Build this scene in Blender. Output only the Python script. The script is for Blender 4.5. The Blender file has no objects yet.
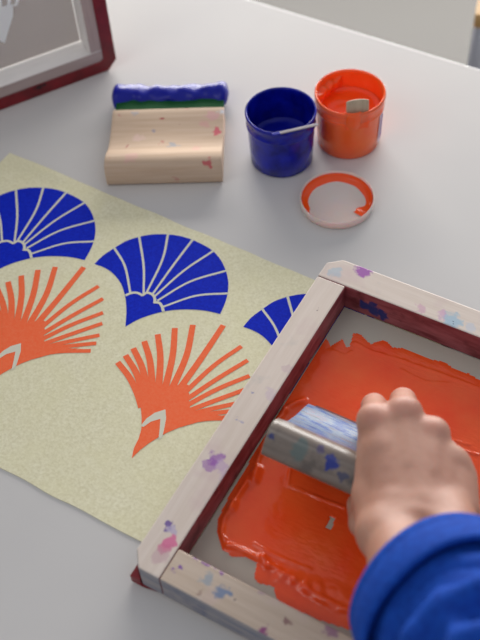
import bpy, bmesh, math, random
import numpy as np
from mathutils import Vector, Matrix, noise
random.seed(7)
C = bpy.context.scene.collection
PI = math.pi
# ------------------------------------------------------------------ camera model (table top is z = 0)
PITCH, F, ROLL, HC = .9044, 1002.2, -.0792, .70
_c, _s = math.cos(PITCH), math.sin(PITCH)
FW = Vector((0, _c, -_s)); UP = Vector((0, _s, _c)); RT = Vector((1, 0, 0))
R2 = RT*math.cos(ROLL) + UP*math.sin(ROLL); U2 = UP*math.cos(ROLL) - RT*math.sin(ROLL)
CAM = -FW*(HC/_s)
def at(x, y, z=0.0):
    d = FW*F + R2*(x-240) - U2*(y-320)
    return CAM + d*((z-CAM.z)/d.z)
cd = bpy.data.cameras.new('camera'); cam = bpy.data.objects.new('camera', cd); C.objects.link(cam)
cam.matrix_world = Matrix(((R2.x, U2.x, -FW.x, CAM.x), (R2.y, U2.y, -FW.y, CAM.y), (R2.z, U2.z, -FW.z, CAM.z), (0, 0, 0, 1)))
cd.sensor_fit = 'VERTICAL'; cd.sensor_height = 36; cd.sensor_width = 27; cd.lens = F*36/640
cd.clip_start = .02; cd.clip_end = 60
cd.dof.use_dof = True; cd.dof.focus_distance = .85; cd.dof.aperture_fstop = 5.0
bpy.context.scene.camera = cam

# ------------------------------------------------------------------ materials
def s2l(c):
    return tuple(((v/255)/12.92 if v/255 <= .04045 else ((v/255+.055)/1.055)**2.4) for v in c)
def mat(name, col, rough=.5, **k):
    m = bpy.data.materials.new(name); m.use_nodes = True
    b = m.node_tree.nodes['Principled BSDF']
    b.inputs['Base Color'].default_value = (*col, 1); b.inputs['Roughness'].default_value = rough
    for a, v in k.items(): b.inputs[a.replace('_', ' ')].default_value = v
    return m
def N(m, t, **k):
    n = m.node_tree.nodes.new(t)
    for a, v in k.items(): setattr(n, a, v)
    return n
def L(m, a, b): m.node_tree.links.new(a, b)
def coords(m, scale=(1, 1, 1)):
    tc = N(m, 'ShaderNodeTexCoord'); mp = N(m, 'ShaderNodeMapping'); mp.inputs['Scale'].default_value = scale
    L(m, tc.outputs['Object'], mp.inputs['Vector']); return mp.outputs['Vector']
def noise_tex(m, scale, detail=3, stretch=(1, 1, 1), rough=.55):
    n = N(m, 'ShaderNodeTexNoise'); n.inputs['Scale'].default_value = scale
    n.inputs['Detail'].default_value = detail; n.inputs['Roughness'].default_value = rough
    L(m, coords(m, stretch), n.inputs['Vector']); return n.outputs['Fac']
def ramp(m, fac, stops):
    r = N(m, 'ShaderNodeValToRGB'); e = r.color_ramp.elements
    while len(e) < len(stops): e.new(.5)
    for i, (p, c) in enumerate(stops):
        e[i].position = p; e[i].color = (*c, 1) if len(c) == 3 else c
    L(m, fac, r.inputs['Fac']); return r.outputs['Color']
def bump(m, fac, strength=.2, dist=.001):
    b = N(m, 'ShaderNodeBump'); b.inputs['Strength'].default_value = strength; b.inputs['Distance'].default_value = dist
    L(m, fac, b.inputs['Height']); L(m, b.outputs['Normal'], m.node_tree.nodes['Principled BSDF'].inputs['Normal'])
def setcol(m, out): L(m, out, m.node_tree.nodes['Principled BSDF'].inputs['Base Color'])
def mix(m, fac, a, b):
    x = N(m, 'ShaderNodeMix', data_type='RGBA')
    if isinstance(fac, float): x.inputs[0].default_value = fac
    else: L(m, fac, x.inputs[0])
    for i, v in ((6, a), (7, b)):
        if isinstance(v, tuple): x.inputs[i].default_value = (*v, 1)
        else: L(m, v, x.inputs[i])
    return x.outputs[2]
def stains(m, base, spots):
    """paint marks: spots = [(local point, radius, colour, strength)]"""
    tc = N(m, 'ShaderNodeTexCoord')
    nz = N(m, 'ShaderNodeTexNoise'); nz.inputs['Scale'].default_value = 140; nz.inputs['Detail'].default_value = 3
    L(m, tc.outputs['Object'], nz.inputs['Vector'])
    sub = N(m, 'ShaderNodeVectorMath', operation='SUBTRACT'); L(m, nz.outputs['Color'], sub.inputs[0]); sub.inputs[1].default_value = (.5, .5, .5)
    sc = N(m, 'ShaderNodeVectorMath', operation='SCALE'); L(m, sub.outputs[0], sc.inputs[0]); sc.inputs['Scale'].default_value = .016
    ad = N(m, 'ShaderNodeVectorMath', operation='ADD'); L(m, tc.outputs['Object'], ad.inputs[0]); L(m, sc.outputs[0], ad.inputs[1])
    for p, r, col, st in spots:
        d = N(m, 'ShaderNodeVectorMath', operation='DISTANCE'); L(m, ad.outputs[0], d.inputs[0]); d.inputs[1].default_value = tuple(p)
        mr = N(m, 'ShaderNodeMapRange'); mr.inputs['From Min'].default_value = r*.75; mr.inputs['From Max'].default_value = r*1.2
        mr.inputs['To Min'].default_value = st; mr.inputs['To Max'].default_value = 0
        L(m, d.outputs['Value'], mr.inputs['Value'])
        base = mix(m, mr.outputs['Result'], base, s2l(col))
    return base
def wood(name, c1, c2, stretch, spots=(), rough=.55, streak=None, blotch=None):
    m = mat(name, c1, rough)
    f = noise_tex(m, 1, 5, stretch)
    col = ramp(m, f, [(.3, c1), (.7, c2)])
    if blotch:
        for sc_, cc, lo in blotch:
            col = mix(m, ramp(m, noise_tex(m, sc_, 3), [(lo, (0, 0, 0)), (lo+.16, (.75, .75, .75))]), col, cc)
    if streak: col = streak(m, col)
    if spots: col = stains(m, col, spots)
    setcol(m, col); bump(m, f, .15, .0006)
    return m

# ------------------------------------------------------------------ object helpers
def root(name, label, cat, mw, group=None):
    o = bpy.data.objects.new(name, None); C.objects.link(o); o.matrix_world = mw
    o.empty_display_size = .02; o['label'] = label; o['category'] = cat
    if group: o['group'] = group
    return o
def mesh(name, verts, faces, mats, parent=None, smooth=False, midx=None, bevel=0, seg=2, solid=0, subsurf=0):
    me = bpy.data.meshes.new(name); me.from_pydata([tuple(v) for v in verts], [], faces)
    for m in (mats if isinstance(mats, (list, tuple)) else [mats]): me.materials.append(m)
    if midx is not None: me.polygons.foreach_set('material_index', midx)
    bm = bmesh.new(); bm.from_mesh(me); bmesh.ops.recalc_face_normals(bm, faces=bm.faces); bm.to_mesh(me); bm.free()
    if smooth: me.polygons.foreach_set('use_smooth', [True]*len(me.polygons))
    o = bpy.data.objects.new(name, me); C.objects.link(o)
    if parent: o.parent = parent
    if solid:
        md = o.modifiers.new('s', 'SOLIDIFY'); md.thickness = solid; md.offset = 1
    if bevel:
        md = o.modifiers.new('b', 'BEVEL'); md.width = bevel; md.segments = seg; md.limit_method = 'ANGLE'; md.angle_limit = .6
    if subsurf:
        md = o.modifiers.new('u', 'SUBSURF'); md.levels = md.render_levels = subsurf
    return o
def tag(o, label, cat, group=None):
    o['label'] = label; o['category'] = cat
    if group: o['group'] = group
    return o
class MB:
    def __init__(s): s.v = []; s.f = []; s.m = []
    def add(s, v, f, m=0):
        k = len(s.v); s.v += [Vector(p) for p in v]; s.f += [[i+k for i in q] for q in f]; s.m += [m]*len(f)
    def prism(s, pts, z0, z1, side=None, top=0, bot=0):
        n = len(pts); k = len(s.v)
        s.v += [Vector((p[0], p[1], z0)) for p in pts] + [Vector((p[0], p[1], z1)) for p in pts]
        s.f.append([k+i for i in range(n)][::-1]); s.m.append(bot)
        s.f.append([k+n+i for i in range(n)]); s.m.append(top)
        for i in range(n):
            j = (i+1) % n; s.f.append([k+i, k+j, k+n+j, k+n+i]); s.m.append(side[i] if side else 0)
    def box(s, a, b, m=0):
        k = len(s.m); s.prism([(a[0], a[1]), (b[0], a[1]), (b[0], b[1]), (a[0], b[1])], a[2], b[2], [m]*4, m, m)
    def lathe(s, prof, n=48, m=0, close=False):
        k = len(s.v)
        for r, z in prof:
            for i in range(n):
                a = 2*PI*i/n; s.v.append(Vector((r*math.cos(a), r*math.sin(a), z)))
        for j in range(len(prof)-1):
            for i in range(n):
                q = (i+1) % n; s.f.append([k+j*n+i, k+j*n+q, k+(j+1)*n+q, k+(j+1)*n+i]); s.m.append(m)
        if prof[0][0] < 1e-3 or close: pass
    def build(s, name, mats, parent=None, **k): return mesh(name, s.v, s.f, mats, parent, midx=s.m, **k)
def T(x, y, z): return Matrix.Translation((x, y, z))
def basis(X, Y, Z, o):
    return Matrix(((X[0], Y[0], Z[0], o[0]), (X[1], Y[1], Z[1], o[1]), (X[2], Y[2], Z[2], o[2]), (0, 0, 0, 1)))

# ------------------------------------------------------------------ room
FLOOR = -.74
mfloor = mat('floor_vinyl', s2l((186, 182, 168)), .45)
setcol(mfloor, ramp(mfloor, noise_tex(mfloor, 1.6, 3), [(.3, s2l((62, 58, 52))), (.7, s2l((66, 63, 56)))]))
mwall = mat('wall_paint', s2l((214, 211, 204)), .8); bump(mwall, noise_tex(mwall, 90, 2), .05)
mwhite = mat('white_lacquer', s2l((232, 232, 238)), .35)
moak = mat('oak', s2l((205, 160, 105)), .5)
setcol(moak, ramp(moak, noise_tex(moak, 1, 4, (6, 60, 60)), [(.3, s2l((205, 158, 98))), (.7, s2l((222, 180, 122)))]))
b = MB(); b.box((-3, -2.6, FLOOR-.05), (3.6, 3.0, FLOOR)); o = b.build('floor', mfloor); o['kind'] = 'structure'
WY = 2.9; wx0, wx1, wz0, wz1 = -.9, 2.9, -.05, 1.55
b = MB()
b.box((-3, WY, FLOOR), (wx0, WY+.1, 2.0)); b.box((wx1, WY, FLOOR), (3.6, WY+.1, 2.0))
b.box((wx0, WY, FLOOR), (wx1, WY+.1, wz0)); b.box((wx0, WY, wz1), (wx1, WY+.1, 2.0))
o = b.build('wall_back', mwall); o['kind'] = 'structure'
b = MB(); b.box((-3.1, -2.6, FLOOR), (-3, WY+.1, 2.0)); o = b.build('wall_left', mwall); o['kind'] = 'structure'
b = MB()
for x in (wx0, (wx0+wx1)/2-.02, wx1-.04): b.box((x, WY+.02, wz0), (x+.04, WY+.08, wz1))
for z in (wz0, wz1-.04): b.box((wx0, WY+.02, z), (wx1, WY+.08, z+.04))
o = b.build('window_1', mwhite); o['kind'] = 'structure'

# ------------------------------------------------------------------ table
A_ = at(260, 2); B_ = at(480, 68.7); ex = (B_-A_); ex.z = 0; ex.normalize(); ey = Vector((-ex.y, ex.x, 0))
mtab = mat('table_laminate', s2l((222, 219, 215)), .5, Specular_IOR_Level=.22)
setcol(mtab, ramp(mtab, noise_tex(mtab, 7, 3), [(.3, s2l((207, 204, 201))), (.7, s2l((211, 208, 204)))]))
bump(mtab, noise_tex(mtab, 900, 2), .03, .0003)
mleg = mat('table_leg_metal', s2l((190, 190, 192)), .35, Metallic=.7)
tw, tl = 1.25, 1.9
TO = A_ + ex*(-.95)           # far-left corner
tr = root('work_table', 'white laminate work table carrying the screen frames, paint pots and fabric', 'table', basis(ex, ey, (0, 0, 1), (TO.x, TO.y, FLOOR)))
b = MB(); b.box((0, -tw, -.03-FLOOR), (tl, 0, -FLOOR)); b.build('table_top', mtab, tr, bevel=.003, seg=3)
b = MB(); b.box((0, -.0012, -.0285-FLOOR), (tl, .0012, -.0016-FLOOR)); b.build('edge_highlight', mwhite, tr, bevel=.001)  # bright highlight along the far edge, built as an added white strip
for (x, y) in ((.06, -.06), (tl-.06, -.06), (.06, -tw+.06), (tl-.06, -tw+.06)):
    b = MB(); b.box((x-.025, y-.025, 0), (x+.025, y+.025, -.0302-FLOOR)); b.build('leg', mleg, tr, bevel=.002)

# cabinet behind the table
p0 = at(475, 15, -.1)
cr = root('storage_cabinet', 'white cabinet with an oak top standing behind the table at the far right', 'cabinet', basis((math.cos(-.31), math.sin(-.31), 0), (-math.sin(-.31), math.cos(-.31), 0), (0, 0, 1), (p0.x, p0.y, FLOOR)))
Hc = -.1-FLOOR
b = MB(); b.box((.006, .005, .03), (.6, .4, Hc-.02)); b.build('body', mwhite, cr, bevel=.002)
b = MB(); b.box((0, 0, Hc-.02), (.606, .41, Hc)); b.build('oak_top', moak, cr, bevel=.002)
b = MB(); b.box((0, 0, 0), (.006, .4, Hc-.02)); b.build('side_panel', mwhite, cr)
b = MB(); b.box((.03, -.012, .06), (.3, .005, Hc-.04)); d1 = b.build('door', mwhite, cr, bevel=.002)
b = MB(); b.box((.275, -.03, .35), (.285, -.012, .47)); b.build('handle', mleg, d1, bevel=.002)
b = MB(); b.box((.306, -.012, .06), (.59, .005, Hc-.04)); b.build('door', mwhite, cr, bevel=.002)

# ------------------------------------------------------------------ cloth with printed fans
mcl = mat('cream_linen', s2l((220, 214, 178)), .9, Specular_IOR_Level=.2)
f1 = noise_tex(mcl, 420, 3); f2 = noise_tex(mcl, 34, 3)
w1 = N(mcl, 'ShaderNodeTexVoronoi'); w1.inputs['Scale'].default_value = 800; L(mcl, coords(mcl), w1.inputs['Vector'])
c0 = ramp(mcl, f1, [(.28, s2l((222, 215, 178))), (.72, s2l((243, 238, 208)))])
c1 = mix(mcl, ramp(mcl, f2, [(.35, (0, 0, 0)), (.75, (.4, .4, .4))]), c0, s2l((232, 226, 182)))
setcol(mcl, c1); bump(mcl, f1, .22, .0005)
mblue = mat('blue_print', s2l((10, 38, 165)), .7, Specular_IOR_Level=.12); setcol(mblue, ramp(mblue, noise_tex(mblue, 500, 2), [(.3, s2l((4, 30, 178))), (.7, s2l((8, 44, 200)))]))
mor = mat('orange_print', s2l((255, 100, 55)), .7, Specular_IOR_Level=.15); setcol(mor, ramp(mor, noise_tex(mor, 450, 2), [(.25, s2l((255, 108, 62))), (.75, s2l((255, 124, 82)))]))
mgap = mat('unprinted_lines', s2l((222, 220, 200)), .9, Specular_IOR_Level=.2)
CF = at(10, 154); ecx = Vector((math.cos(math.radians(-34.6)), math.sin(math.radians(-34.6)), 0)); ecy = Vector((ecx.y, -ecx.x, 0))   # ecy towards viewer-left
cl_W = .305; cl_L = .50
CO = CF
Mcl = basis(ecx, (-ecy.x, -ecy.y, 0), (0, 0, 1), (CO.x, CO.y, 0)); MclI = Mcl.inverted()
def cz(x, y):      # height of the cloth: slightly lifted along its far edge
    lift = math.exp(-((y)/.012)**2)*(.0022*math.exp(-((x-.05)/.05)**2))
    return .0009 + lift
NE0 = MclI @ at(0, 467.5); NE1 = MclI @ at(139, 541)
v = []; f = []; nx, ny = 100, 64
for j in range(ny+1):
    for i in range(nx+1):
        x = cl_L*i/nx; y = (NE0.y+(NE1.y-NE0.y)*(x-NE0.x)/(NE1.x-NE0.x))*j/ny
        wob = .0012*noise.noise(Vector((x*30, y*30, 1))) if j in (0, ny) else 0
        v.append((x - (.012*(1-j/ny) if i == nx else 0), y+wob, cz(x, y) if not 0 < i < 0 else 0))
for j in range(ny):
    for i in range(nx):
        a = j*(nx+1)+i; f.append([a, a+nx+1, a+nx+2, a+1])
cm = MB(); cm.add(v, f, 0)
cm.add([Vector(p)-Vector((0, 0, .0007)) for p in v], [q[::-1] for q in f], 0)
nv = len(v)
def rim(seq):
    for a, c in zip(seq, seq[1:]): cm.f.append([a, c, c+nv, a+nv]); cm.m.append(0)
rim(list(range(nx+1))); rim([i*(nx+1) for i in range(ny+1)]); rim([i*(nx+1)+nx for i in range(ny+1)]); rim([ny*(nx+1)+i for i in range(nx+1)])
def W(p): q = at(p[0], p[1]); return q
def smoothpath(pts, k=6):      # Catmull-Rom
    P = [Vector((p[0], p[1], 0)) for p in pts]; P = [P[0]*2-P[1]]+P+[P[-1]*2-P[-2]]; out = []
    for i in range(1, len(P)-2):
        for t in [j/k for j in range(k)]:
            a, b_, c, d = P[i-1:i+3]
            out.append(.5*((2*b_)+(c-a)*t+(2*a-5*b_+4*c-d)*t*t+(-a+3*b_-3*c+d)*t**3))
    out.append(P[-2]); return out
def clip_poly(poly):
    return poly
def flat(poly, z, m):          # a printed area, in world coordinates on the table plane
    pl = [MclI @ Vector((p.x, p.y, 0)) for p in poly]
    bm = bmesh.new(); vs = [bm.verts.new((p.x, p.y, z)) for p in pl]
    try: fc = bm.faces.new(vs)
    except ValueError: bm.free(); return
    # stay on the cloth
    for co, no in (((0.0015, 0, 0), (1, 0, 0)),):
        bmesh.ops.bisect_plane(bm, geom=bm.verts[:]+bm.edges[:]+bm.faces[:], plane_co=co, plane_no=no, clear_inner=True)
    bmesh.ops.triangulate(bm, faces=bm.faces[:], ngon_method='EAR_CLIP')
    bm.verts.index_update(); bm.normal_update()
    fs = []
    for q in bm.faces:
        ids = [w.index for w in q.verts]; fs.append(ids if q.normal.z > 0 else ids[::-1])
    cm.add([w.co.copy() for w in bm.verts], fs, m); bm.free()
def ribbon(pts, w0, w1, z, m, off):
    P = [W((p.x, p.y))+off for p in smoothpath(pts)]; n = len(P); A = []; B = []
    for i, p in enumerate(P):
        d = (P[min(i+1, n-1)]-P[max(i-1, 0)]).normalized(); s = Vector((-d.y, d.x, 0))*(w0+(w1-w0)*i/(n-1))/2
        A.append(p+s); B.append(p-s)
    flat(A+B[::-1], z, m)
def pxpoly(pts, z, m, off, sm=0):
    q = smoothpath(pts, sm) if sm else [Vector((p[0], p[1], 0)) for p in pts]
    flat([W((p.x, p.y))+off for p in q], z, m)
ZP = .00115
def blue_fan(off):
    top = smoothpath([(94.7, 264.7), (103, 256.5), (114.4, 248.9), (126, 242), (139.4, 237.6), (153, 235.2), (168, 235.2), (181, 237), (192.5, 240.6), (204, 246), (213.4, 252), (221, 261), (226, 271.6), (228.4, 283), (227.6, 294.4), (225, 304), (220.3, 314.7)], 3)
    bot = smoothpath([(220.3, 314.7), (206, 311.5), (190, 310.2), (175, 310.6), (162, 312.6), (148, 316.5), (136, 321.3), (125.6, 327.4)], 3)
    lef = smoothpath([(125.6, 327.4), (126.6, 314), (126.2, 303), (124.6, 294), (121, 284), (113.5, 274.5), (105, 268.6), (94.7, 264.7)], 3)
    flat([W((p.x, p.y))+off for p in top[:-1]+bot[:-1]+lef[:-1]], ZP, 1)
    for g in ([(113.9, 248), (125, 266.9), (130.6, 294)], [(139.2, 236.6), (143.8, 266.9), (143.8, 294.5)], [(168.3, 234.2), (162.5, 260.6), (146.5, 294)],
              [(193.2, 240), (172.8, 266.9), (152, 296)], [(214.2, 251.2), (183.8, 271.6), (154.5, 297.5)], [(226.8, 271.3), (190, 282.5), (157.5, 301.5)], [(228.5, 294.2), (196, 296.6), (162.5, 307.8)]):
        ribbon(g, .0023, .0020, ZP+.00008, 3, off)
    ribbon([(125.6, 296.3), (131, 294), (137, 293.6), (143, 296.3)], .0026, .0026, ZP+.00012, 3, off)
    ribbon([(142.5, 296.2), (147.5, 293.6), (153, 295.8), (155, 300), (154.6, 304)], .0026, .0026, ZP+.00016, 3, off)
    ribbon([(154.2, 303.2), (159, 303.6), (162, 307), (163.6, 312.5)], .0028, .0026, ZP+.0002, 3, off)
def orange_fan(off, far=True):
    tips = [((117.8, 363), (129.5, 378), (137.5, 394), (142, 408)), ((125.6, 356), (137, 375), (145, 400)), ((133.4, 349), (142.5, 369), (149, 398)), ((144.4, 341.9), (150.5, 364), (153, 398)),
            ((157.8, 335), (160.5, 360), (158, 398)), ((175, 328.8), (172.5, 358), (163, 398)), ((193, 325.6), (186, 358), (168, 398)), ((223.4, 326), (200, 361), (172, 400)),
            ((241.5, 347), (212, 368), (176, 402)), ((247.8, 361), (215, 381), (178, 406)), ((249.5, 376.5), (216, 390.5), (180, 410)),
            ((250, 388.5), (216, 401), (182, 414)), ((248.5, 401.5), (214, 409), (182, 417)), ((246, 410.5), (210, 414.5), (180, 420)), ((241, 419), (208, 419.5), (178, 424))]
    for i, t in enumerate(tips):
        ribbon(t, .0052 if i < 8 else .0040, .0062 if i < 8 else .0046, ZP+.00004*(i % 2), 2, off)
    body = [(139.5, 391), (143, 385), (150, 386.5), (158, 388), (164, 387), (170, 388), (177, 386), (185, 384.5), (189, 386), (187.5, 391), (189.5, 395), (188, 399), (190, 404), (190, 409), (193, 412), (205, 414), (222, 416.5), (229, 415),
            (219.4, 419), (198, 423), (178.8, 428.5), (168, 433), (160, 437.2), (149, 444), (140, 451), (132, 459), (134, 449), (139, 439), (141.5, 430), (142, 420), (141, 408), (140, 398)]
    pxpoly(body, ZP+.00006, 2, off)
    pxpoly([(140.5, 427), (147, 419), (155, 413.5), (165.6, 410.2), (166.3, 419), (164.5, 429), (162.3, 438.5), (158.6, 440.3), (159.8, 430), (160.6, 419.6), (151, 422.5), (143.8, 427.6)], ZP+.00016, 3, off)
o12 = Vector((.1240, -.0775, 0)); o23 = Vector((.1341, -.0882, 0)); oo = Vector((.1266, -.0817, 0))
for of in (Vector((0, 0, 0)), -o12, o23): blue_fan(of)
for of in (Vector((0, 0, 0)), -oo): orange_fan(of)
cloth = cm.build('printed_fabric', [mcl, mblue, mor, mgap])
cloth.matrix_world = Mcl
tag(cloth, 'cream fabric printed with blue and orange fan motifs, lying partly under the screen frame', 'fabric')

# ------------------------------------------------------------------ screen printing frames
w, hz = .0267, .0288
th = .9963; u = Vector((math.cos(th), math.sin(th), 0)); n_ = Vector((math.sin(th), -math.cos(th), 0))
MF = basis(n_, u, (0, 0, 1), (-.0573, -.2295, .003)); MFI = MF.inverted()
def onframe(x, y, z=.0318): return MFI @ at(x, y, z)
PURP = (140, 70, 165); PINK = (206, 100, 140); LBL = (150, 185, 205)
G1 = s2l((212, 196, 182)); G2 = s2l((222, 208, 196))
def frame_mats(kind):
    if kind == 1:
        SP = [(onframe(362, 272), .0065, (150, 60, 165), .9), (onframe(371, 270), .0035, (150, 60, 165), .8), (onframe(335, 273), .006, LBL, .5), (onframe(452, 320), .0075, LBL, .8), (onframe(443, 315), .004, (200, 150, 190), .6),
              (onframe(420, 308), .0045, (200, 150, 175), .6), (onframe(470, 328), .005, (180, 195, 215), .5), (onframe(453, 323), .0013, (40, 60, 90), .9)]
        SL = [(onframe(215, 459), .0062, PURP, .75), (onframe(209, 466), .006, PURP, .6), (onframe(222, 466), .0055, (175, 140, 190), .5), (onframe(226, 476), .006, (190, 165, 195), .4), (onframe(286, 370), .004, (190, 160, 170), .4), (onframe(168, 527), .0038, (100, 70, 150), .9), (onframe(173, 532), .004, (170, 160, 200), .6),
              (onframe(171, 541), .0052, (215, 105, 150), .9), (onframe(165, 548), .0052, (205, 110, 145), .8), (onframe(160, 556), .006, (190, 150, 160), .5), (onframe(318, 310), .0016, (120, 90, 90), .7),
              (onframe(252, 392), .002, (110, 110, 170), .6), (onframe(240, 420), .002, (120, 120, 180), .5), (onframe(270, 395), .006, (190, 165, 190), .4), (onframe(255, 430), .0015, (120, 110, 170), .6)]
        SN = [(onframe(176, 570), .0026, (125, 75, 160), .9), (onframe(197, 558), .0032, (120, 55, 150), .85), (onframe(203, 560), .0030, (125, 60, 150), .8), (onframe(209, 563), .0030, (130, 65, 155), .8), (onframe(216, 567), .0026, (130, 70, 155), .7), (onframe(223, 570.5), .0030, (135, 75, 160), .7), (onframe(208, 579), .0042, (130, 155, 175), .6),
              (onframe(223, 593), .0052, (95, 125, 165), .8), (onframe(237, 600), .0019, (90, 70, 80), .8), (onframe(264, 632), .0042, (140, 55, 120), .9), (onframe(262, 592), .004, (160, 130, 160), .5),
              (onframe(289, 622), .003, (120, 70, 80), .7), (onframe(332, 628), .0055, (140, 80, 130), .7), (onframe(200, 594), .002, (150, 120, 110), .6)]
        inn = [(Vector((.020, .2771, z_)), r_i, (18, 36, 112), .97) for z_, r_i in ((.012, .006),)]+[(Vector((.029, .2771, .011)), .0065, (18, 36, 112), .97), (Vector((.036, .2771, .009)), .0055, (18, 36, 112), .97), (Vector((.025, .2771, .018)), .004, (18, 36, 112), .9)]
    else:
        SP = SL = SN = inn = []
    bl = [(22, s2l((206, 182, 178)), .56), (55, s2l((196, 188, 180)), .62)]
    mk = lambda nm, st, sp, g=(G1, G2): wood(nm, *(g if kind == 1 else (s2l((168, 148, 142)), s2l((186, 168, 162)))), st, sp, blotch=bl if kind == 1 else None)  # standing frame: front-face shade is put into the darker mauve colour
    ww = [mk('pale_wood_far', (14, 260, 260), SP), mk('pale_wood_left', (260, 14, 260), SL), mk('pale_wood_near', (14, 260, 260), SN, (s2l((194, 174, 154)), s2l((208, 190, 172))))]
    ms = wood('maroon_stained_wood', s2l((112, 34, 44)), s2l((165, 92, 98)), (30, 30, 150), inn, blotch=[(60, s2l((90, 26, 34)), .55)]) if kind == 1 else wood('inner_wood_glare', s2l((234, 230, 226)), s2l((242, 238, 234)), (30, 30, 150), [])  # standing frame: window glare on its inner faces painted as paler wood
    mo = wood('grey_stained_wood', s2l((110, 118, 135)), s2l((172, 162, 158)), (25, 25, 420), blotch=[(40, s2l((70, 84, 120)), .58)]) if kind == 1 else wood('mauve_edge_wood', G1, G2, (30, 30, 200))
    return ww, ms, mo
mred = mat('red_tape', s2l((150, 14, 30)), .42)
setcol(mred, ramp(mred, noise_tex(mred, 60, 3), [(.3, s2l((98, 5, 16))), (.7, s2l((134, 10, 26)))]))
mmesh = mat('screen_mesh', s2l((206, 198, 182)), .6, Alpha=.8); mmesh.blend_method = 'HASHED' if hasattr(mmesh, 'blend_method') else None
bump(mmesh, noise_tex(mmesh, 1500, 1), .1, .0002)
mmesh2 = mat('grey_screen_mesh', s2l((172, 162, 157)), .8, Alpha=.62, Specular_IOR_Level=.1)
def make_frame(kind, M, Lx, Ly, label):
    r = root('screen_frame', label, 'screen frame', M)
    ww, ms, mo = frame_mats(kind); c = .012; m4 = lambda m: [m, ms, mo]
    # material slots: 0 top, 1 inner side, 2 outer side
    def rail(pts, sides, m, bv=.0012):
        b = MB(); b.prism(pts, 0, hz, sides); b.build('rail', m4(m), r, bevel=bv, seg=2)
    rail([(-w, -w+c), (-w+c*.75, -w), (0, -w), (0, Ly-.0002), (-w, Ly-.0002)], [2, 2, 1, 1, 2], ww[1])
    rail([(-w, Ly), (Lx, Ly), (Lx, Ly+w), (-w+c, Ly+w), (-w, Ly+w-c*.8)], [1, 1, 2, 2, 2], ww[0])
    rail([(Lx+.0002, 0), (Lx+w, 0), (Lx+w, Ly+w-c), (Lx+w-c*.8, Ly+w), (Lx+.0002, Ly+w)], [1, 2, 2, 2, 1], ww[1])
    rail([(.0003, -w), (Lx+w-c, -w), (Lx+w, -w+c*.8), (Lx+w, -.0002), (.0003, -.0002)], [2, 2, 2, 1, 1], ww[2])
    v = []; f = []
    b = MB(); b.box((.0003, .0003, -.0001), (Lx-.0003, Ly-.0003, .0002)); sc = b.build('mesh_screen', mmesh if kind == 1 else mmesh2, r)
    return r, sc
fr, fscreen = make_frame(1, MF, .37, .2771, 'paint-spotted pale wooden screen frame lying on the fabric, full of orange ink')
# red tape glued under the left rail, its square corner sticking out
b = MB(); b.prism([(-w-.0008, -w-.0012), (-w+.010, -w-.0012), (-.004, -w+.001), (-.004, .25), (-w+.001, .25), (-w+.0008, -.004)], -.0019, -.0001); b.build('red_tape', mred, fr, bevel=.0004)
b = MB(); b.prism([(-w-.0008, -w-.0012), (-w+.008, -w-.0006), (-w+.0075, -w+.0012), (-w+.0005, -w+.0078), (-w-.0008, -w+.010)], -.0001, .0075); b.build('red_tape', mred, fr, bevel=.0012)

# standing frame at the back left
K = at(116.5, 67); a25 = math.radians(25); X2 = Vector((math.cos(a25), math.sin(a25), 0)); Y2 = Vector((0, 0, 1)); Z2 = X2.cross(Y2)
Lx2, Ly2 = .27, .30
O2 = K - X2*(Lx2+w) + Y2*(w+.0014) - Z2*hz
f2r, f2s = make_frame(2, basis(X2, Y2, Z2, O2), Lx2, Ly2, 'red-taped wooden screen frame standing upright on the table at the back left')
c = .011
def octo(d, cc): return [(-w-d, -w-d+cc), (-w-d+cc, -w-d), (Lx2+w+d-cc, -w-d), (Lx2+w+d, -w-d+cc), (Lx2+w+d, Ly2+w+d-cc), (Lx2+w+d-cc, Ly2+w+d), (-w-d+cc, Ly2+w+d), (-w-d, Ly2+w+d-cc)]
b = MB()
o1 = octo(.0012, c); o0 = octo(.0001, c); oi = octo(-.0135, .003)
v = [(*p, -.0005) for p in o1]+[(*p, hz+.001) for p in o1]+[(*p, hz+.001) for p in oi]+[(*p, hz+.0001) for p in oi]+[(*p, hz+.0001) for p in o0]+[(*p, -.0005) for p in o0]
f = []
for k in range(6):
    for i in range(8): f.append([k*8+i, k*8+(i+1) % 8, ((k+1) % 6)*8+(i+1) % 8, ((k+1) % 6)*8+i])
b.add(v, f); b.build('red_tape', mred, f2r, bevel=.0008)
# white fan stencil on its mesh (point down)
msten = mat('stencil_white', s2l((246, 248, 246)), .6)
g2 = lambda s, h: (Lx2+w-s, h-w)
b = MB()
sx, sh = .109, .057
def fanpt(ang, rad): return g2(sx+.004-rad*math.sin(ang), sh+rad*math.cos(ang))
b.add([(*g2(.1087, .0565), .0009), (*g2(.0925, .084), .0009), (*g2(.0895, .097), .0009), (*g2(.127, .101), .0009), (*g2(.120, .070), .0009)], [[0, 1, 2, 3, 4]])
for k, s in enumerate((.0875, .0955, .104, .113, .122, .131)):
    s2 = .1085+(s-.1085)*2.6-.002; wd = .0022
    b.add([(*g2(s-wd*.9, .094), .0010), (*g2(s+wd*.9, .094), .0010), (*g2(s2+wd*1.2, .150), .0010), (*g2(s2-wd*1.2, .150), .0010)], [[0, 1, 2, 3]])
b.build('fan_stencil', msten, f2s, solid=.0002)
# black pen marks on the red tape
mblk = mat('dark_print', s2l((48, 6, 14)), .5)
b = MB()
for i, (s0, s1, h0, h1) in enumerate(((.083, .087, .009, .0125), (.088, .0945, .0075, .0125), (.0955, .098, .009, .0115))):
    p, q = g2(s1, h0), g2(s0, h1); b.box((p[0], p[1], hz+.001), (q[0], q[1], hz+.0013))
b.build('printed_mark', mblk, f2r)

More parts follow.
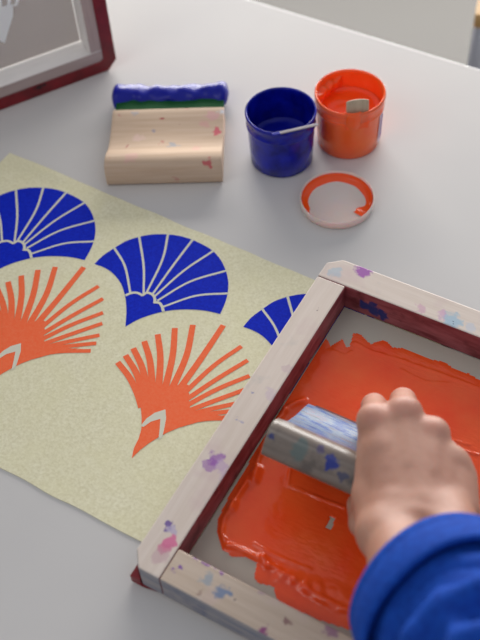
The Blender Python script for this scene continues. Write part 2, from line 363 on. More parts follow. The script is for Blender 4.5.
# ------------------------------------------------------------------ orange ink on the screen
mink = mat('orange_ink', s2l((255, 62, 12)), .16, Specular_IOR_Level=.5)
mink.node_tree.nodes['Principled BSDF'].inputs['Subsurface Weight'].default_value = 0
setcol(mink, ramp(mink, noise_tex(mink, 26, 4), [(.3, s2l((255, 78, 28))), (.7, s2l((255, 100, 44)))]))
bump(mink, noise_tex(mink, 120, 4, (1, 3, 1)), .4, .0010)
ZI = .0034
outl = [(322, 335), (327, 341), (331, 348), (332, 346), (337, 343), (342, 340), (346, 348), (350, 347), (354, 334), (359, 334), (365, 340), (371, 345), (378, 342), (385, 341), (392, 348), (404, 349), (418, 355), (430, 360), (443, 362), (455, 370), (468, 374), (480, 381),
        (530, 400), (590, 470), (560, 560), (470, 650), (400, 646), (350, 629), (322, 620), (300, 611), (284, 604), (277, 598), (275, 586), (259, 582), (255, 577), (258, 563), (245, 556), (233, 556), (223, 549), (218, 531), (219, 519), (224, 508), (230, 496), (240, 480), (247, 468), (256, 450), (265, 437), (276, 414), (290, 388), (304, 364), (315, 346)]
OP = [MFI @ at(x, y, ZI) for x, y in outl]; OPa = np.array([(p.x, p.y) for p in OP])
def inside(px, py):
    r = np.zeros(px.shape, bool); x0, y0 = OPa[-1]
    for x1, y1 in OPa:
        c_ = ((y1 > py) != (y0 > py)) & (px < (x0-x1)*(py-y1)/(y0-y1+1e-12)+x1); r ^= c_; x0, y0 = x1, y1
    return r
def dseg(px, py, a, b_):
    d = b_-a; t = np.clip(((px-a[0])*d[0]+(py-a[1])*d[1])/(d@d), 0, 1); return np.hypot(px-a[0]-t*d[0], py-a[1]-t*d[1]), t
st = .0011
gx = np.arange(.0012, min(.366, OPa[:, 0].max()), st); gy = np.arange(max(.0012, OPa[:, 1].min()), min(.2755, OPa[:, 1].max()+.002), st)
GX, GY = np.meshgrid(gx, gy); ins = inside(GX, GY)
de = np.full(GX.shape, 9.)
for i in range(len(OPa)): de = np.minimum(de, dseg(GX, GY, OPa[i-1], OPa[i])[0])
hh = np.where(ins, 1, 0)*(.00006+.00035*np.clip(de/.004, 0, 1))
nzf = np.vectorize(lambda x, y, s, q: noise.noise(Vector((x*s, y*s, q))))
hh += np.where(ins, .00020*np.clip(de/.004, 0, 1)*(nzf(GX, GY, 110, 3)+.6*nzf(GX, GY*.5, 260, 5)), 0)
lump = .5+.5*nzf(GX, GY, 150, 9); lump2 = .6+.6*nzf(GX, GY, 320, 2)
def bead(pts, amp, rad, gaps=0., side=0):
    global hh
    P = [np.array((MFI @ at(x, y, ZI))[:2]) for x, y in pts]
    best = np.full(GX.shape, 9.)
    for a, b_ in zip(P, P[1:]): best = np.minimum(best, dseg(GX, GY, a, b_)[0])
    g = np.exp(-(best/rad)**2)*amp*(1-gaps+gaps*np.clip(lump*1.6, 0, 1.3))
    hh = np.maximum(hh, np.where(ins, hh*.5+g*np.clip(de/.0018, 0, 1), hh))
bead([(268, 436), (262, 452), (254, 470), (243, 488), (232, 505), (224, 520), (221, 534), (227, 545)], .0026, .0024, .7)
bead([(258, 470), (254, 480)], .0048, .0036, .2); bead([(234, 503), (231, 510)], .0042, .003, .2)
bead([(286, 410), (297, 404), (303, 402)], .004, .0035, .4); bead([(275, 425), (285, 412)], .004, .003, .4)
bead([(227, 545), (243, 551), (262, 561), (280, 572), (296, 583)], .0030, .0026, .8)
bead([(262, 558), (268, 566)], .0035, .003, .4)
bead([(296, 581), (315, 595), (335, 606), (355, 614), (380, 618)], .0036, .004, .6)
bead([(280, 575), (310, 585), (330, 590), (352, 600)], .0022, .006, .9)
bead([(254, 544), (270, 553), (292, 563), (310, 570)], .0014, .0014, .3)
bead([(290, 470), (288, 486), (300, 490), (320, 499), (345, 508)], .0016, .0016, .4)
bead([(303, 352), (290, 378), (278, 402)], .0014, .002, .8)
bead([(312, 350), (300, 372), (290, 392)], .0012, .0012, .8)
bead([(428, 442), (445, 438), (460, 450), (478, 455)], .0013, .0012, .6); bead([(440, 420), (450, 440), (470, 445)], .001, .001, .5)
bead([(355, 343), (372, 352), (400, 360), (440, 374), (478, 388)], .0012, .0016, .7)
bead([(400, 370), (425, 382), (450, 384)], .001, .0014, .5); bead([(330, 350), (345, 356), (352, 352)], .0012, .0015, .6)
# bare triangle where the mesh shows
hole = np.zeros(GX.shape, bool)
HP = [np.array((MFI @ at(x, y, ZI))[:2]) for x, y in ((325, 527), (330, 516), (336, 519), (331, 532))]
r_ = np.zeros(GX.shape, bool); x0, y0 = HP[-1]
for x1, y1 in HP:
    c_ = ((y1 > GY) != (y0 > GY)) & (GX < (x0-x1)*(GY-y1)/(y0-y1+1e-12)+x1); r_ ^= c_; x0, y0 = x1, y1
ins2 = ins & ~r_
hh = np.where(ins2, hh+.00012, 0)
idx = -np.ones(GX.shape, int); keep = np.zeros(GX.shape, bool)
cell = ins2[:-1, :-1] | ins2[1:, :-1] | ins2[:-1, 1:] | ins2[1:, 1:]
keep[:-1, :-1] |= cell; keep[1:, :-1] |= cell; keep[:-1, 1:] |= cell; keep[1:, 1:] |= cell
idx[keep] = np.arange(keep.sum())
vv = np.stack([GX[keep], GY[keep], .00022+hh[keep]], 1)
jj, ii = np.nonzero(cell)
ff = np.stack([idx[jj, ii], idx[jj, ii+1], idx[jj+1, ii+1], idx[jj+1, ii]], 1)
ink = mesh('ink_layer', vv.tolist(), ff.tolist(), mink, None, smooth=True)
ink.matrix_world = MF @ T(0, 0, .0001)
tag(ink, 'glossy orange printing ink spread over the mesh inside the wooden frame', 'ink')

# ------------------------------------------------------------------ squeegees
PROF = [(.0030, .0), (.0008, .0022), (0, .006), (0, .018), (.0012, .0225), (.0045, .0258), (.010, .0272), (.0165, .0266), (.022, .0244), (.028, .0212), (.036, .0184), (.046, .0172), (.058, .0175), (.070, .0192), (.080, .0210), (.0868, .0212), (.088, .020),
        (.088, .004), (.0872, .0008), (.085, 0)]
def squeegee(M, label, hm, bm_, LX=.116, blade_end=.114, ky=1.0):
    r = root('squeegee', label, 'squeegee', M)
    k = len(PROF); v = []; f = []
    ns = 24
    for i in range(ns+1):
        t = i/ns; x = LX*t
        if i == 0 or i == ns: e = .0012
        else: e = 0
        for (y, z) in [(y_*ky, z_) for y_, z_ in PROF]:
            cy, cz_ = .044, .011
            v.append((x, y+(cy-y)*e*12*(.0012/.0012)*.02, z+(cz_-z)*e*12*.6))
    for i in range(ns):
        for j in range(k):
            q = (j+1) % k; f.append([i*k+j, i*k+q, (i+1)*k+q, (i+1)*k+j])
    f.append(list(range(k))); f.append([ns*k+j for j in range(k)][::-1])
    h = mesh('handle', v, f, hm, r, bevel=.0012, seg=3); h.data.polygons.foreach_set('use_smooth', [True]*len(h.data.polygons))
    md = h.modifiers.new('n', 'WEIGHTED_NORMAL') if False else None
    b = MB(); b.box((.001, .0882*ky, .0075), (LX-.001, blade_end, .0150)); b.build('rubber_blade', bm_, r, bevel=.0008)
    return r
RED = (190, 50, 70)
sq1o = at(107.5, 184.5); yw = math.radians(-4.4)
M1 = basis((math.cos(yw), math.sin(yw), 0), (-math.sin(yw), math.cos(yw), 0), (0, 0, 1), (sq1o.x, sq1o.y-.0035, .0002)); M1I = M1.inverted()
def onsq(x, y, z): return M1I @ at(x, y, z)
sp1 = [(onsq(196, 150, .02), .006, (212, 160, 150), .5), (onsq(150, 170, .015), .005, (205, 150, 140), .45), (onsq(204, 124, .019), .005, (212, 150, 150), .5), (onsq(126, 146, .02), .0018, (170, 80, 90), .7), (onsq(180, 122, .018), .0016, (150, 70, 90), .7), (onsq(162, 119, .02), .0028, (165, 45, 60), .95), (onsq(217, 131, .018), .0045, (205, 70, 95), .85), (onsq(212, 116, .02), .007, (215, 160, 165), .6), (onsq(208, 163, .026), .0045, (195, 65, 80), .8), (onsq(110.5, 162, .024), .003, (190, 70, 80), .85),
       (onsq(173, 146, .018), .0055, (150, 158, 170), .7), (onsq(135, 114, .02), .004, (165, 170, 185), .6), (onsq(151, 131, .018), .0022, (130, 130, 160), .6), (onsq(120, 116, .02), .0026, (185, 90, 100), .6), (onsq(130, 158, .026), .007, (215, 165, 160), .5),
       (onsq(176, 178, .008), .004, (190, 120, 115), .5), (onsq(187, 109, .021), .002, (180, 80, 90), .7), (onsq(162, 142, .018), .002, (190, 90, 90), .6), (onsq(138, 138, .017), .006, (222, 190, 180), .6), (onsq(222, 112, .02), .004, (210, 220, 230), .7)]
hm1 = wood('beech_handle', s2l((196, 168, 141)), s2l((212, 187, 162)), (12, 220, 220), sp1, rough=.8)
mgreen = mat('green_rubber', s2l((24, 84, 44)), .7, Specular_IOR_Level=.15)
sq1 = squeegee(M1, 'wooden-handled squeegee lying on the table, its green rubber blade loaded with blue ink', hm1, mgreen, blade_end=.118, ky=1.05)
minkb = mat('blue_ink', s2l((5, 20, 150)), .32, Specular_IOR_Level=.35); bump(minkb, noise_tex(minkb, 90, 2), .2, .001)
v = []; f = []; ns, nr = 70, 18
for i in range(ns+1):
    t = i/ns; x = -.0055+.1255*t
    e = min(1, math.sqrt(max(0, 1-(1-min(1, min(t, 1-t)/.045))**2))) if min(t, 1-t) < .045 else 1
    bul = .0022*math.exp(-((t-.09)/.07)**2)+.0016*math.exp(-((t-.93)/.05)**2)
    rr = (.0106+bul+.0016*noise.noise(Vector((t*14, 0, 0))))*max(e, .02)
    for j in range(nr):
        a = 2*PI*j/nr; q = rr*(1+.26*noise.noise(Vector((t*9, math.cos(a)*1.2, math.sin(a)*1.2))))
        v.append((x, .1235+q*1.2*math.cos(a)+.001*math.sin(t*9), max(.0005, .0125+q*.85*math.sin(a))))
for i in range(ns):
    for j in range(nr): f.append([i*nr+j, i*nr+(j+1) % nr, (i+1)*nr+(j+1) % nr, (i+1)*nr+j])
f.append(list(range(nr))); f.append([ns*nr+j for j in range(nr)][::-1])
o = mesh('blue_ink_coat', v, f, minkb, sq1, smooth=True, subsurf=1); o['label'] = 'thick wet blue ink along the blade'

ph = math.radians(40); th2 = math.radians(57.5); u3 = Vector((math.cos(th2), math.sin(th2), 0)); X3 = Vector((math.sin(th2), -math.cos(th2), 0))
Y3 = u3*math.cos(ph)+Vector((0, 0, -math.sin(ph))); Z3 = u3*math.sin(ph)+Vector((0, 0, math.cos(ph)))
zc = .0803+.0008; O3 = at(275, 419, zc)-Y3*.010-Z3*.027; M3 = basis(X3, Y3, Z3, O3)
def sq3(x, y, z): return O3+X3*x+Y3*y+Z3*z
def streak(m, col):
    sep = N(m, 'ShaderNodeSeparateXYZ'); tc = N(m, 'ShaderNodeTexCoord'); L(m, tc.outputs['Object'], sep.inputs[0])
    mr = N(m, 'ShaderNodeMapRange'); mr.inputs['From Min'].default_value = .030; mr.inputs['From Max'].default_value = .044; L(m, sep.outputs['Y'], mr.inputs['Value'])
    mz = N(m, 'ShaderNodeMapRange'); mz.inputs['From Min'].default_value = .012; mz.inputs['From Max'].default_value = .015; L(m, sep.outputs['Z'], mz.inputs['Value'])
    mu = N(m, 'ShaderNodeMath', operation='MULTIPLY'); L(m, mr.outputs[0], mu.inputs[0]); L(m, mz.outputs[0], mu.inputs[1])
    sc_ = ramp(m, noise_tex(m, 1, 5, (40, 330, 200), .7), [(.36, s2l((14, 46, 130))), (.44, s2l((40, 92, 165))), (.49, s2l((140, 156, 168))), (.55, s2l((105, 130, 160))), (.60, s2l((145, 125, 140))), (.66, s2l((36, 100, 110)))])
    return mix(m, mu.outputs[0], col, sc_)
def onplane(x, y, p, n):
    d = FW*F + R2*(x-240) - U2*(y-320); q = CAM + d*((p-CAM).dot(n)/d.dot(n)); return M3.inverted() @ q
fr_ = lambda x, y: onplane(x, y, O3, Y3); tp_ = lambda x, y: onplane(x, y, sq3(0, 0, .0262), Z3)
sp3 = [(fr_(272, 437), .0032, (34, 50, 115), .9), (fr_(331, 464), .0050, (20, 44, 140), .95), (fr_(321, 447), .005, (70, 62, 115), .7), (fr_(300, 450), .007, (80, 112, 112), .6), (fr_(344, 477), .004, (40, 55, 100), .7), (tp_(322, 436), .006, (150, 120, 150), .6), (tp_(290, 424), .005, (190, 190, 190), .5), (tp_(345, 444), .005, (120, 110, 130), .6)]
hm3 = wood('grey_worn_handle', s2l((108, 97, 88)), s2l((142, 130, 120)), (12, 160, 160), sp3, streak=streak, rough=.32, blotch=[(45, s2l((84, 77, 72)), .54)])
mdark = mat('dark_inked_rubber', s2l((92, 48, 42)), .4)
sq2 = squeegee(M3, 'grey worn squeegee with blue streaks gripped by the hand inside the frame', hm3, mdark, blade_end=.1085)

# ------------------------------------------------------------------ pots, lid and sticks
def pot(x, y, name, label, mwallm, minkm, level, extra=None):
    r = root(name, label, 'paint pot', T(x, y, .0002))
    P = [(.0295, .0), (.0312, .0014), (.0322, .020), (.0330, .0440), (.0332, .0448), (.0341, .0454), (.0343, .0475), (.0337, .0485), (.0338, .0560), (.0346, .0570), (.0349, .0595), (.0347, .0612), (.0338, .0617), (.0329, .0612), (.0325, .0590),
         (.0318, .0440), (.0309, .0200), (.0300, .0030), (.0285, .0022), (.0002, .0020)]
    b = MB(); b.lathe([(.0002, .0)]+P, 64); b.build('pot_body', mwallm, r, smooth=True)
    v = []; f = []; nr, na = 14, 48
    R = .0311-.0016*(1-level/.044)
    for i in range(nr+1):
        for j in range(na):
            a = 2*PI*j/na; q = R*(i/nr)+.0001
            z = level+.0012*noise.noise(Vector((q*90*math.cos(a), q*90*math.sin(a), x*40)))*(1 if i < nr else .3)+.0022*max(0, (i/nr-.8)/.2)**2
            v.append((q*math.cos(a), q*math.sin(a), z))
    for i in range(nr):
        for j in range(na): f.append([i*na+j, (i+1)*na+j, (i+1)*na+(j+1) % na, i*na+(j+1) % na])
    mesh('ink', v, f, minkm, r, smooth=True)
    return r
mpb = mat('blue_inked_plastic', s2l((10, 22, 140)), .14, Specular_IOR_Level=.4); setcol(mpb, ramp(mpb, noise_tex(mpb, 60, 4), [(.35, s2l((6, 14, 122))), (.65, s2l((10, 26, 168)))])); bump(mpb, noise_tex(mpb, 160, 3), .2, .0006)
mpo = mat('orange_inked_plastic', s2l((255, 82, 36)), .10, Subsurface_Weight=.2, Subsurface_Scale=.004); setcol(mpo, ramp(mpo, noise_tex(mpo, 45, 4), [(.35, s2l((255, 94, 34))), (.7, s2l((255, 112, 48)))]))
mpo.node_tree.nodes['Principled BSDF'].inputs['Subsurface Radius'].default_value = (1, .35, .12)
mipot = mat('orange_pot_ink', s2l((255, 88, 26)), .15)
mclear = mat('frosted_plastic', s2l((238, 205, 200)), .3, Transmission_Weight=.35, Subsurface_Weight=.1)
BX, BY, OX, OY = .0553, .2053, .1252, .2243
pot(BX, BY, 'blue_paint_pot', 'small round pot filled and smeared with dark blue ink, a stick across its rim', mpb, minkb, .024)
po = pot(OX, OY, 'orange_paint_pot', 'small round pot of bright orange ink with a stick leaning inside, behind the clear lid', mpo, mipot, .040)
# frosted rim ring and paper label on the orange pot
b = MB(); b.lathe([(.0341, .0486), (.0348, .0492), (.0352, .0570), (.0354, .0600), (.0350, .0619), (.0339, .0622), (.0335, .0617), (.0347, .0612), (.0349, .0595), (.0343, .0560)], 64); b.build('clear_rim', mat('clear_rim_plastic', s2l((255, 150, 110)), .12, Alpha=.22), po, smooth=True)
mlab = mat('pot_label', s2l((222, 196, 214)), .5); mlab2 = mat('label_print', s2l((110, 80, 150)), .5)
b = MB()
def strip(a0, a1, z0, z1, r0, m):
    k = 12; v = []
    for i in range(k+1):
        a = a0+(a1-a0)*i/k
        for z in (z0, z1):
            rad = r0+(.0008*(z/.044))
            v.append((rad*math.cos(a), rad*math.sin(a), z))
    b.add(v, [[2*i, 2*i+2, 2*i+3, 2*i+1] for i in range(k)], m)
strip(math.radians(-34), math.radians(12), .008, .043, .0326, 0)
strip(math.radians(-26), math.radians(-14), .011, .040, .0328, 1)
b.build('label', [mlab, mlab2], po, smooth=True)
# drip over the front rim of the orange pot
b = MB()
dv = []; df = []; aC = math.radians(-92); wd = .009
path = [(.0318, .050), (.0324, .0585), (.0336, .0632), (.0350, .0636), (.0363, .0600), (.0365, .0520), (.0358, .0460), (.0345, .0420)]
for i, (r0, z) in enumerate(path):
    ww_ = wd*(1-.05*i)
    for j in range(7):
        t = j/6*2-1; a = aC+t*ww_/.034; rb = r0-(.0012*(abs(t)**3)); dv.append((rb*math.cos(a), rb*math.sin(a), z))
for i in range(len(path)-1):
    for j in range(6): df.append([i*7+j, i*7+j+1, i*7+j+8, i*7+j+7])
mesh('ink_drip', dv, df, mpo, po, smooth=True, subsurf=1)
# thick ink clinging high on the inside back wall of the orange pot
gv = []; gf = []; ng = 26
for i in range(ng+1):
    a = math.radians(96+84*i/ng); e = max(0, math.sin(PI*i/ng))**.6
    for r_g, z in ((.0324, .0575), (.0322-.0030*e, .0572), (.0322-.0060*e, .0560), (.0322-.0078*e, .0535), (.0320-.0070*e, .0490), (.0316-.0030*e, .0440), (.0316, .0425)):
        gv.append((r_g*math.cos(a), r_g*math.sin(a), z-.002+.0010*math.sin(i*.9)))
for i in range(ng):
    for k in range(6): gf.append([i*7+k, i*7+k+1, (i+1)*7+k+1, (i+1)*7+k])
mesh('ink_glob', gv, gf, mipot, po, smooth=True, subsurf=1)
# sticks
mstick = mat('birch_stick', s2l((205, 190, 165)), .6); setcol(mstick, ramp(mstick, noise_tex(mstick, 1, 3, (300, 40, 300)), [(.3, s2l((172, 154, 128))), (.7, s2l((198, 182, 156)))]))
mstick2 = mat('inked_stick_white', s2l((150, 142, 146)), .5)
def stick(name, label, M, ln, wd, tk, mats, cover, rd=.35):
    # flat stick along local y, rounded ends, first part (0..cover) wet with ink
    b = MB(); n = 10; pts = []
    for i in range(n+1): a = PI*i/n; pts.append((wd/2*math.cos(a), ln-wd*rd+wd*rd*math.sin(a)))
    pts = [(-wd/2, 0), (wd/2, 0)]+pts
    b.prism([p if p[1] > cover else (p[0], cover) for p in pts], 0, tk); r = root(name, label, 'stick', M)
    b.build('dry_end', mats[0], r, bevel=.0004)
    b = MB(); b.box((-wd/2-.0004, 0, -.0003), (wd/2+.0004, cover+.001, tk+.0003)); b.build('inked_end', mats[1], r, bevel=.0006)
    return r
# orange: leans on the inside of the front rim
p_top = at(357.5, 99, .0735); p_base = Vector((p_top.x, p_top.y-.006, .0425)); yv = (p_top-p_base).normalized(); xv = Vector((1, .05, 0)); xv = (xv-yv*xv.dot(yv)).normalized(); zv = xv.cross(yv)
stick('stir_stick', 'flat wooden stick end poking out of the orange pot', basis(xv, yv, zv, p_base), (p_top-p_base).length, .0220, .0016, (mstick, mipot), (p_top-p_base).length*.50, .12)
pa = at(272, 134.5, .0635); pb = at(318, 124, .0635); yv = (pb-pa).normalized(); zv = Vector((0, 0, 1)); xv = yv.cross(zv)
stick('stir_stick', 'thin whitish stick lying across the front rim of the blue pot', basis(xv, yv, zv, pa+Vector((0, 0, -.0010))), (pb-pa).length, .0034, .0012, (mstick2, minkb), .007)
# lid, open side up
LXc, LYc = .1028, .1346
lr = root('pot_lid', 'round frosted plastic lid with an orange ink ring, lying open side up by the pots', 'lid', T(LXc, LYc, .0002))
mlid = mat('lid_plastic', s2l((246, 222, 214)), .3, Subsurface_Weight=.4, Subsurface_Scale=.006, Transmission_Weight=.15)
b = MB(); b.lathe([(.0002, 0), (.0345, 0), (.0357, .0010), (.0360, .0085), (.0355, .0093), (.0347, .0088), (.0344, .0024), (.0335, .0016), (.0002, .0014)], 72); b.build('lid_body', mlid, lr, smooth=True)
v = []; f = []; na = 90
for i in range(na+1):
    a = math.radians(-48)+math.radians(262)*i/na; t = i/na
    inner = .0275+.0012*noise.noise(Vector((t*9, 2, 0)))
    if t < .13: inner = .0200+.0075*(t/.13)**2+.0012*math.sin(t*70)
    if t > .93: inner = .0285+.004*(t-.93)/.07
    for k, (rr, z) in enumerate(((inner, .0016), (inner+.0008, .0022), (.0325, .0024), (.0338, .0045), (.0341, .0070), (.0343, .0072))): v.append((rr*math.cos(a), rr*math.sin(a), z))
for i in range(na):
    for k in range(5): f.append([i*6+k, (i+1)*6+k, (i+1)*6+k+1, i*6+k+1])
mesh('ink_ring', v, f, mipot, lr, smooth=True)

# ------------------------------------------------------------------ the person's hand, forearm and sleeve
def P3(x, y, z): return np.array(at(x, y, z))
caps = []   # (a, b, ra, rb, group)
def cap(a, b_, ra, rb, g): caps.append((np.array(a), np.array(b_), ra, rb, g))
iM, mM, rM, pM = P3(375, 421, .091), P3(404, 414, .094), P3(432, 434, .089), P3(453, 463, .082)
iP, mP, rP, pP = P3(374, 406, .062), P3(403, 401, .064), P3(422, 437, .056), P3(446, 464, .050)
iC, mC, rC, pC = P3(390, 512, .092), P3(410, 512, .096), P3(430, 512, .094), P3(448, 511, .088)
WR, WU = P3(386, 535, .092), P3(450, 524, .090)
for g, (c_, m_, p_, r1) in enumerate(((iC, iM, iP, .0098), (mC, mM, mP, .0102), (rC, rM, rP, .0094), (pC, pM, pP, .0084))):
    cap(c_, m_, .0130, .0108 if g < 2 else .0098, 0)
    cap(c_-np.array((0, 0, .012)), m_-np.array((0, .004, .010)), .013, .0085, 0)
    cap(m_, m_+(p_-m_)*.02, r1+.0014, r1+.001, 0)      # knuckle
    cap(m_, p_, r1, r1*.97, g+1)
M3I = M3.inverted()
for g, p_, xoff, r1, yy in ((0, iP, 0, .0085, .080), (1, mP, .001, .0088, .083), (2, rP, .001, .0083, .080), (3, pP, -.004, .0074, .076)):
    lp = M3I @ Vector(p_); d_ = np.array(M3 @ Vector((lp.x+xoff, yy-.004, .0355))); t_ = np.array(M3 @ Vector((lp.x+xoff, yy+.012, .0275 if yy < .09 else .0275)))
    cap(p_, d_, r1*1.05, r1, g+1); cap(d_, t_, r1, r1*.86, g+1)
# palm filling, thenar and hypothenar
for c1_, c2_, m1_, m2_ in ((iC, mC, iM, mM), (mC, rC, mM, rM), (rC, pC, rM, pM)):
    cap((c1_+c2_)/2, (m1_+m2_)/2+((c1_+c2_)-(m1_+m2_))/2*.12, .0128, .0104, 0)
cap((iC+mC)/2-np.array((0, 0, .010)), (rC+pC)/2-np.array((0, 0, .008)), .015, .015, 0)
cap(P3(460, 478, .078), P3(455, 510, .080), .0122, .0172, 0)
cap(P3(372, 446, .084), P3(371, 498, .080), .0108, .0118, 0); cap(P3(371, 498, .080), P3(380, 530, .088), .0118, .0165, 0)
cap(WR, WU, .0175, .0165, 0); cap(WR, iC, .017, .014, 0); cap(WU, pC, .016, .014, 0)
cap((WR+WU)/2+np.array((0, .004, .001)), (mC+rC)/2-np.array((0, 0, .003)), .0195, .016, 0)
cap(WR+(WU-WR)*.25, (iC+mC)/2, .018, .014, 0); cap(WR+(WU-WR)*.75, (rC+pC)/2, .018, .014, 0)
for a_, b_ in ((iC, iM), (mC, mM), (rC, rM)):       # extensor tendons
    cap(a_*.6+b_*.4+np.array((0, 0, .0085)), b_*.97+a_*.03+np.array((0, 0, .0075)), .0022, .0034, 0)
# thumb
tC = P3(382, 512, .082); tM = P3(373, 496, .074); tI = np.array(sq3(.088, -.004, -.0125)); tT = np.array(sq3(.0770, .014, -.0090))
cap(tC, tM, .0145, .0125, 0); cap(tM, iM+(iC-iM)*.35, .012, .0115, 0); cap(tM, tI, .0118, .0100, 5); cap(tI, tT, .0100, .0085, 5)
# forearm
AX = np.array((.25, -.85, .46)); AX /= np.linalg.norm(AX)
S0 = np.array(at(438, 592, .118))        # centre of the cuff opening
Wc = (WR+WU)/2; fa = S0+AX*.02
lat = (WU-WR)/np.linalg.norm(WU-WR)*.016
cap(Wc-lat, fa-lat*1.4, .0195, .027, 0); cap(Wc+lat, fa+lat*1.4, .0190, .026, 0)
cap(fa-lat*1.4, S0+AX*.20, .028, .036, 0); cap(fa+lat*1.4, S0+AX*.20, .027, .036, 0)
allp = np.array([c_[i] for c_ in caps for i in (0, 1)]); lo = allp.min(0)-.045; hi = allp.max(0)+.045
hs = .0019
axs = [np.arange(lo[i], hi[i], hs) for i in range(3)]
G = np.stack(np.meshgrid(*axs, indexing='ij'), -1).astype(np.float32)
def scap(p, a, b_, ra, rb):
    d = b_-a; t = np.clip(((p-a)@d)/(d@d+1e-12), 0, 1); return np.linalg.norm(p-a-t[..., None]*d, axis=-1)-(ra+(rb-ra)*t)
def smin(a, b_, k):
    h_ = np.clip(.5+.5*(b_-a)/k, 0, 1); return b_*(1-h_)+a*h_-k*h_*(1-h_)
grp = {}
for a, b_, ra, rb, g in caps:
    d = scap(G, a.astype(np.float32), b_.astype(np.float32), ra, rb)
    grp[g] = d if g not in grp else smin(grp[g], d, .006 if g == 0 else .0035)
fing = grp[1]
for g in (2, 3, 4): fing = smin(fing, grp[g], .0022)
S = smin(grp[0], fing, .009); S = smin(S, grp[5], .006)
# surface nets
def nets(S, lo, hs):
    s = S < 0; nx_, ny_, nz_ = S.shape
    cnt = np.zeros((nx_-1, ny_-1, nz_-1), np.float32); pos = np.zeros(cnt.shape+(3,), np.float32)
    corners = [(i, j, k) for i in (0, 1) for j in (0, 1) for k in (0, 1)]
    sl = lambda A, c_: A[c_[0]:nx_-1+c_[0], c_[1]:ny_-1+c_[1], c_[2]:nz_-1+c_[2]]
    for c_ in corners:
        for ax in range(3):
            if c_[ax]: continue
            e = list(c_); e[ax] = 1; a = sl(S, c_); b_ = sl(S, e); x = (a < 0) != (b_ < 0)
            t = np.where(x, a/(a-b_+1e-12), 0); cnt += x
            for q in range(3): pos[..., q] += np.where(x, c_[q]+(t if q == ax else 0), 0)
    act = cnt > 0; idx = -np.ones(cnt.shape, int); idx[act] = np.arange(act.sum())
    ii = np.argwhere(act); V = (ii+pos[act]/cnt[act][:, None])*hs+lo
    Fq = []
    for ax in range(3):
        o1, o2 = [(1, 2), (2, 0), (0, 1)][ax]
        a = np.take(s, range(s.shape[ax]-1), ax); b_ = np.take(s, range(1, s.shape[ax]), ax)
        for sign, m in ((1, a & ~b_), (0, ~a & b_)):
            E_ = np.argwhere(m); E_ = E_[(E_[:, o1] > 0) & (E_[:, o2] > 0)]
            def I(d1, d2):
                q = E_.copy(); q[:, o1] -= d1; q[:, o2] -= d2; return idx[q[:, 0], q[:, 1], q[:, 2]]
            quad = np.stack([I(0, 0), I(1, 0), I(1, 1), I(0, 1)], 1)
            Fq.append(quad if sign else quad[:, ::-1])
    Fq = np.concatenate(Fq); Fq = Fq[(Fq >= 0).all(1)]
    return V, Fq
V, Fq = nets(S, lo, hs)
mskin = mat('skin', s2l((214, 168, 150)), .5, Subsurface_Weight=.12, Subsurface_Scale=.006)
sc1 = ramp(mskin, noise_tex(mskin, 38, 3), [(.3, s2l((172, 122, 102))), (.7, s2l((190, 143, 123)))])
for p_, r_k in ((iM, .011), (mM, .010), (rM, .010)):
    pass
SR = Vector(S0+AX*.25)
proot = root('person', 'right hand in a rolled-cuff blue sleeve gripping the squeegee over the orange ink', 'person', T(SR.x, SR.y, SR.z))
V = V-np.array(SR)
kn = []
for p_ in (iM, mM, rM, iP, mP): kn.append((Vector(p_)-SR+Vector((0, 0, .008)), .011, (198, 128, 112), .3))
setcol(mskin, stains(mskin, sc1, kn)); bump(mskin, noise_tex(mskin, 260, 4), .12, .0008)
body = mesh('body', V.tolist(), Fq.tolist(), mskin, proot, smooth=True)
md = body.modifiers.new('sm', 'SMOOTH'); md.iterations = 3; md.factor = .5
# sleeve
msl = mat('blue_cotton', s2l((30, 84, 190)), .8, Specular_IOR_Level=.2)
setcol(msl, ramp(msl, noise_tex(msl, 220, 3), [(.3, s2l((12, 58, 150))), (.7, s2l((18, 76, 176)))])); bump(msl, noise_tex(msl, 900, 2), .25, .0005)
axv = Vector(AX); sd = axv.cross(Vector((0, 0, 1))).normalized(); upv = sd.cross(axv)
def sleeve_pt(s, a, r, ex_=1.0): return Vector(S0)-SR+axv*s+sd*(math.cos(a)*r*ex_)+upv*(math.sin(a)*r)
def surf(name, rings, mats, n=96, solid=0):
    v = []; f = []
    for rg in rings:
        for j in range(n): v.append(rg(2*PI*j/n))
    for i in range(len(rings)-1):
        for j in range(n): f.append([i*n+j, i*n+(j+1) % n, (i+1)*n+(j+1) % n, (i+1)*n+j])
    return mesh(name, v, f, mats, proot, smooth=True)
RC = .0555; CW = .029
def ring(s, r, amp=0., sx=1.04, q=0.):
    def g(a):
        wv = amp*(math.sin(a*2+s*60+q)*.5+noise.noise(Vector((math.cos(a)*2, math.sin(a)*2, s*16+q))))
        ss = s+.0015*math.sin(a*3+q)
        return sleeve_pt(ss, a, r+wv, sx)
    return g
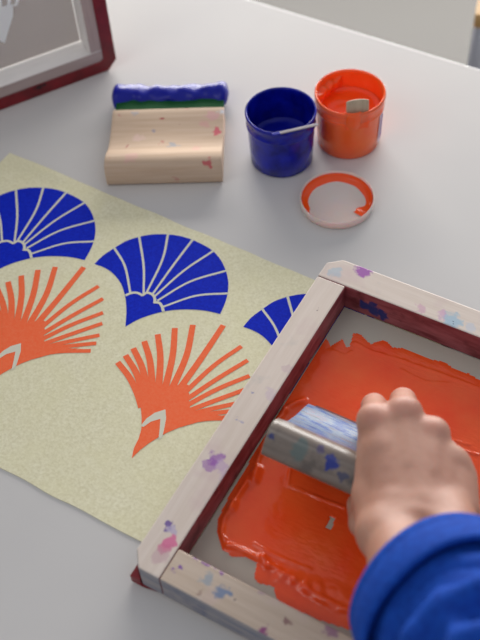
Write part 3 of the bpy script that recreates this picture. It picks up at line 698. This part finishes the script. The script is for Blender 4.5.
rc = [ring(.05, RC-.0085, .001), ring(.03, RC-.0065, .001), ring(.004, RC-.0048, .001), ring(.0008, RC-.0034, .001), ring(0, RC-.0014, .001), ring(.0012, RC+.0004, .001), ring(.006, RC+.0012, .001), ring(.0075, RC+.0007, .001), ring(.009, RC+.0013, .001), ring(.013, RC+.0022, .0013), ring(.018, RC+.0026, .0015),
      ring(CW-.003, RC+.0030, .0015), ring(CW-.0006, RC+.0024, .0015), ring(CW, RC+.0008, .0015), ring(CW-.001, RC-.001, .0015), ring(CW-.012, RC-.0060, .0015)]
cuff = surf('cuff', rc, msl)
def sring(s):
    def g(a):
        t = min(1, max(0, (s-.02)/.03))
        fold = .0052*t*math.sin(s*210+1.9*math.sin(a*1.5+.6)+2.2*noise.noise(Vector((math.cos(a)*1.3, math.sin(a)*1.3, s*7))))
        fold += .0060*t*noise.noise(Vector((math.cos(a)*3, math.sin(a)*3, s*40)))
        return sleeve_pt(s, a, RC-.0075+.012*min(1, s/.3)+fold, 1.04)
    return g
slv = surf('sleeve', [sring(.012+.004*i) for i in range(62)]+[lambda a: sleeve_pt(.272, a, .03)], msl)

# ------------------------------------------------------------------ light
wd_ = bpy.data.worlds.new('world'); bpy.context.scene.world = wd_; wd_.use_nodes = True
bg = wd_.node_tree.nodes['Background']; bg.inputs['Color'].default_value = (.86, .90, 1, 1); bg.inputs['Strength'].default_value = .40
ld = bpy.data.lights.new('window_daylight', 'AREA'); ld.shape = 'RECTANGLE'; ld.size = wx1-wx0-.1; ld.size_y = wz1-wz0-.1; ld.energy = 165; ld.color = (1, .965, .92)
lo_ = bpy.data.objects.new('window_daylight', ld); C.objects.link(lo_)
lo_.location = ((wx0+wx1)/2, WY-.01, (wz0+wz1)/2); lo_.rotation_euler = (math.radians(-90), 0, 0)
l2 = bpy.data.lights.new('pot_highlight_light', 'AREA'); l2.shape = 'RECTANGLE'; l2.size = 1.1; l2.size_y = .5; l2.energy = 3.5; l2.color = (1, .96, .9)  # unseen area light, added for highlights in the pots and ink
lo2 = bpy.data.objects.new('pot_highlight_light', l2); C.objects.link(lo2); lo2.location = (-1.2, -.5, 1.6); lo2.rotation_euler = (math.radians(15), math.radians(-35), 0)
sc = bpy.context.scene
sc.view_settings.view_transform = 'Standard'; sc.view_settings.look = 'None'; sc.view_settings.exposure = .20; sc.view_settings.gamma = 1; sc.view_settings.use_curve_mapping = False
